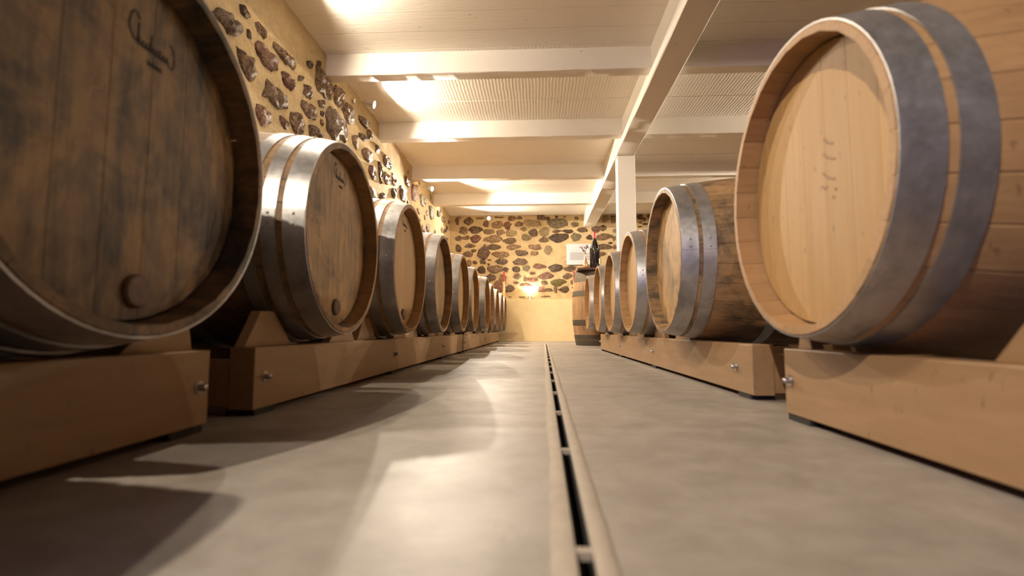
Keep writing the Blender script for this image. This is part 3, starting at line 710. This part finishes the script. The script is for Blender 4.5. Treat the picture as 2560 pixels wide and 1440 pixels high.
rack('long plywood rack under the second to fifth right barrels', 1, 0.612, 1.48, 4.95, ch([2.047, 2.963, 3.74, 4.508])[1:], [1.60, 2.72, 3.80, 4.91], feet=(1.55, 2.72, 3.8, 4.88))
rack('short rack hidden behind the right row under its last barrel', 1, 0.83, 5.56, 6.22, [(5.60, 5.66, 5.70, 5.76, 0.05)], [5.6], top=0.125)

# ------------------------------------------------------------------ table top, bottles, vase
tb = thing('table_top', 'dark red-brown square wooden top laid on the upright barrel', 'table top', (0.96, 6.74, BL))
for k in range(5):
    obj('board', boxbm(-0.455 + 0.182 * k + 0.001, -0.455 + 0.182 * (k + 1) - 0.001, -0.45, 0.45, 0, 0.026, bev=0.003), M_table, tb)
TZ = BL + 0.026
def bottle(label, cat, loc, prof_, mat, cap, lbl=None, grp=None, name='wine_bottle'):
    t = thing(name, label, cat, loc, group=grp)
    bm = bmesh.new(); lathe(bm, prof_, 40); obj('glass', bm, mat, t, smooth=50)
    bm = bmesh.new(); lathe(bm, cap, 24); obj('capsule', bm, M_capsule, t, smooth=40)
    if lbl:
        r, z0, z1, a0, a1 = lbl; bm = bmesh.new(); n = 14; prev = None
        for i in range(n + 1):
            a = a0 + (a1 - a0) * i / n
            cur = [bm.verts.new(((r) * cos(a), (r) * sin(a), z)) for z in (z0, z1)]
            if prev: bm.faces.new((prev[0], cur[0], cur[1], prev[1]))
            prev = cur
        obj('label', bm, M_label, t, smooth=60)
    return t
bottle('large black magnum wine bottle with red capsule standing on the upright barrel table', 'bottle', (0.735, 6.44, TZ),
       [(0.0, 0.012), (0.045, 0.0), (0.058, 0.002), (0.063, 0.010), (0.063, 0.245), (0.061, 0.268), (0.052, 0.300), (0.040, 0.330), (0.029, 0.358), (0.021, 0.385), (0.0185, 0.41), (0.018, 0.455)], M_glass,
       [(0.0205, 0.392), (0.0198, 0.42), (0.0198, 0.446), (0.0208, 0.447), (0.0208, 0.466), (0.019, 0.470), (0.002, 0.471)],
       lbl=(0.0636, 0.06, 0.13, -0.75, 0.15))
v = thing('bud_vase', 'small copper teardrop bud vase beside the magnum bottle', 'vase', (0.612, 6.42, TZ))
bm = bmesh.new(); lathe(bm, [(0.0, 0.004), (0.026, 0.0), (0.034, 0.008), (0.037, 0.03), (0.033, 0.062), (0.023, 0.10), (0.014, 0.135), (0.0095, 0.165), (0.0085, 0.20), (0.0115, 0.212), (0.009, 0.212), (0.007, 0.2)], 32); obj('vase_body', bm, M_vase, v, smooth=60)
spg = thing('dried_sprig', 'dried dark purple flower sprig standing in the copper bud vase', 'dried flowers', (0.612, 6.42, TZ + 0.20))
rt = random.Random(8)
for k in range(7):
    tip = Vector((rt.uniform(-0.05, 0.075), rt.uniform(-0.03, 0.03), rt.uniform(0.03, 0.11)))
    bm = bmesh.new(); base = Vector((0, 0, 0.0125))
    pts = [base, tip * 0.55 + Vector((0, 0, 0.008)), tip]
    prev = None
    for p in pts:
        ring = [bm.verts.new((p.x + 0.0013 * cos(a), p.y + 0.0013 * sin(a), p.z)) for a in (0, 2.1, 4.2)]
        if prev:
            for q in range(3): bm.faces.new((prev[q], prev[(q+1) % 3], ring[(q+1) % 3], ring[q]))
        prev = ring
    st = obj('stem', bm, M_twig, spg)
    bm = bmesh.new()
    for q in range(7):
        d = Vector((rt.uniform(-1, 1), rt.uniform(-1, 1), rt.uniform(-1, 1))) * 0.013
        bmesh.ops.create_icosphere(bm, subdivisions=1, radius=rt.uniform(0.004, 0.0075), matrix=Matrix.Translation(tip + d))
    obj('flower_head', bm, M_twig, st)
flute = [(0.0, 0.006), (0.022, 0.0), (0.028, 0.004), (0.030, 0.02), (0.030, 0.10), (0.027, 0.16), (0.020, 0.22), (0.0145, 0.27), (0.0125, 0.31), (0.0115, 0.345)]
fcap = [(0.0135, 0.335), (0.0130, 0.40), (0.0130, 0.485), (0.0145, 0.49), (0.0145, 0.508), (0.012, 0.511), (0.001, 0.512)]
bottle('slender pale bottle with long red capsule on the ledge behind the left row', 'bottle', (-0.602, 9.02, 0.735), flute, M_yglass, fcap, grp='slender red-capped bottles on the ledge')
bottle('slender pale bottle with long red capsule on the ledge behind the upright barrel', 'bottle', (0.652, 9.02, 0.735), flute, M_yglass, fcap, grp='slender red-capped bottles on the ledge')

# white information panel
pn = thing('information_panel', 'white information panel with small arched emblem fixed to the stone wall', 'panel', (0.812, 9.105, 1.375))
obj('board', boxbm(-0.283, 0.283, -0.006, 0.006, 0, 0.382, bev=0.001), M_panel, pn)
def arc(bm, cx, cz, r0, r1, a0, a1, n=14):
    prev = None
    for i in range(n + 1):
        a = a0 + (a1 - a0) * i / n
        cur = [bm.verts.new((cx + r * cos(a), -0.0068, cz + r * sin(a))) for r in (r0, r1)]
        if prev: bm.faces.new((prev[0], cur[0], cur[1], prev[1]))
        prev = cur
bm = bmesh.new(); arc(bm, -0.0, 0.305, 0.040, 0.046, 0.1, 2.2); arc(bm, -0.0, 0.305, 0.018, 0.021, 0.1, 3.0); obj('emblem_arc', bm, M_greenp, pn)
bm = bmesh.new(); arc(bm, -0.0, 0.305, 0.036, 0.048, 2.2, 3.2); arc(bm, -0.032, 0.312, 0.0, 0.010, 0, 6.28); obj('emblem_arc', bm, M_redp, pn)
obj('emblem_line', boxbm(-0.06, 0.02, -0.0068, -0.006, 0.296, 0.300), M_greenp, pn)
bm = bmesh.new()
box(bm, -0.20, -0.04, -0.0068, -0.006, 0.255, 0.259)
for k in range(15): box(bm, -0.22, 0.14 if k % 5 != 4 else 0.02, -0.0068, -0.006, 0.086 + k * 0.0095, 0.0925 + k * 0.0095)
box(bm, -0.04, -0.01, -0.0068, -0.006, 0.030, 0.034)
o = obj('printed_lines', bm, M_print, pn); o['label'] = 'grey printed lines too small to read'

# ------------------------------------------------------------------ lamps
def spotlight(label, loc, aim, energy, cone=150, blend=0.5, mount=(-1, 0, 0), grp='ceiling spotlights', size=0.012):
    t = thing('wall_spotlight', label, 'spotlight', loc, group=grp)
    d = (Vector(aim) - Vector(loc)).normalized(); q = Vector((0, 0, 1)).rotation_difference(d)
    rot = q.to_euler()
    bm = bmesh.new(); lathe(bm, [(0.012, -0.085), (0.022, -0.08), (0.027, -0.06), (0.034, 0.0), (0.031, 0.0), (0.024, -0.05), (0.001, -0.052)], 24, cap=True)
    obj('lamp_head', bm, M_lampm, t, rot=rot, smooth=40)
    bm = bmesh.new(); lathe(bm, [(0.001, -0.028), (0.026, -0.026), (0.030, -0.004), (0.020, 0.002), (0.001, 0.004)], 24); obj('bulb', bm, M_bulb, t, rot=rot, smooth=60)
    m_ = Vector(mount); bpos = -d * 0.07
    bm = bmesh.new(); end = m_
    z = (end - bpos); L = z.length; qq = Vector((0, 0, 1)).rotation_difference(z.normalized())
    lathe(bm, [(0.004, 0), (0.004, L)], 12); bm.transform(Matrix.Translation(bpos) @ qq.to_matrix().to_4x4()); obj('arm', bm, M_lampm, t, smooth=40)
    bm = bmesh.new(); lathe(bm, [(0.014, -0.005), (0.014, 0.008), (0.011, 0.010)], 20); bm.transform(Matrix.Translation(end) @ qq.to_matrix().to_4x4()); obj('mount_plate', bm, M_lampm, t, smooth=40)
    l = bpy.data.lights.new('spot', 'SPOT'); l.energy = energy; l.color = WARM; l.spot_size = radians(cone); l.spot_blend = blend; l.shadow_soft_size = size
    lo = bpy.data.objects.new('spot_light', l); C.objects.link(lo); lo.parent = t; lo.location = d * 0.02
    lo.rotation_euler = (-d).to_track_quat('Z', 'Y').to_euler()
    return t
LAMPS = [
    ('ceiling spotlight nearest the camera, above the first barrels', (-1.04, -0.95, 2.16), (-0.15, 2.3, 0.0), 190, (0.02, 0.0, 0.145), 64, 0.4),
    ('left wall spotlight above the second barrel', (-1.08, 2.12, 2.17), (-0.5, 2.0, 0.0), 48, (0.0, 0.0, 0.135), 140, 0.5),
    ('left wall spotlight just above the picture, before the first visible joist', (-1.40, 2.70, 2.16), (0.8, 3.4, 1.6), 42, (-0.19, 0.02, 0.05), 166, 0.4),
    ('bright spotlight high on the left stone wall between the first two visible joists', (-1.42, 4.19, 2.16), (1.2, 4.30, 1.5), 50, (-0.19, 0.02, 0.05), 164, 0.3),
    ('small spotlight high on the left wall near the far corner', (-1.42, 6.62, 2.10), (0.9, 5.6, 1.5), 230, (-0.19, 0.02, 0.05), 172, 0.25),
]
for lb, p, a, e, mo, cn, bl in LAMPS: spotlight(lb, p, a, e, cone=cn, blend=bl, mount=mo)
spotlight('glaring spotlight at the top of the far stone wall', (-0.87, 8.90, 2.20), (0.1, 6.3, 1.0), 105, cone=170, mount=(-0.0, 0.235, 0.05))
for lb, p, a, e in [
    ('right wall spotlight in the near bay beyond the long beam', (3.9, 2.2, 2.13), (2.6, 2.3, 2.7), 55),
    ('right wall spotlight in the middle bay beyond the long beam', (3.9, 4.7, 2.13), (2.2, 5.0, 2.5), 200),
    ('right wall spotlight in the last bay beyond the long beam', (3.9, 7.4, 2.13), (2.2, 7.2, 2.4), 170)]:
    spotlight(lb, p, a, e, cone=140, blend=0.8, mount=(0.29, 0.02, 0.05))
# uplight on the ledge
spotlight('small uplight on the ledge washing the middle of the far stone wall', (-0.133, 9.045, 0.80), (-0.10, 9.16, 1.6), 11, cone=130, mount=(0, 0, -0.062), grp=None)
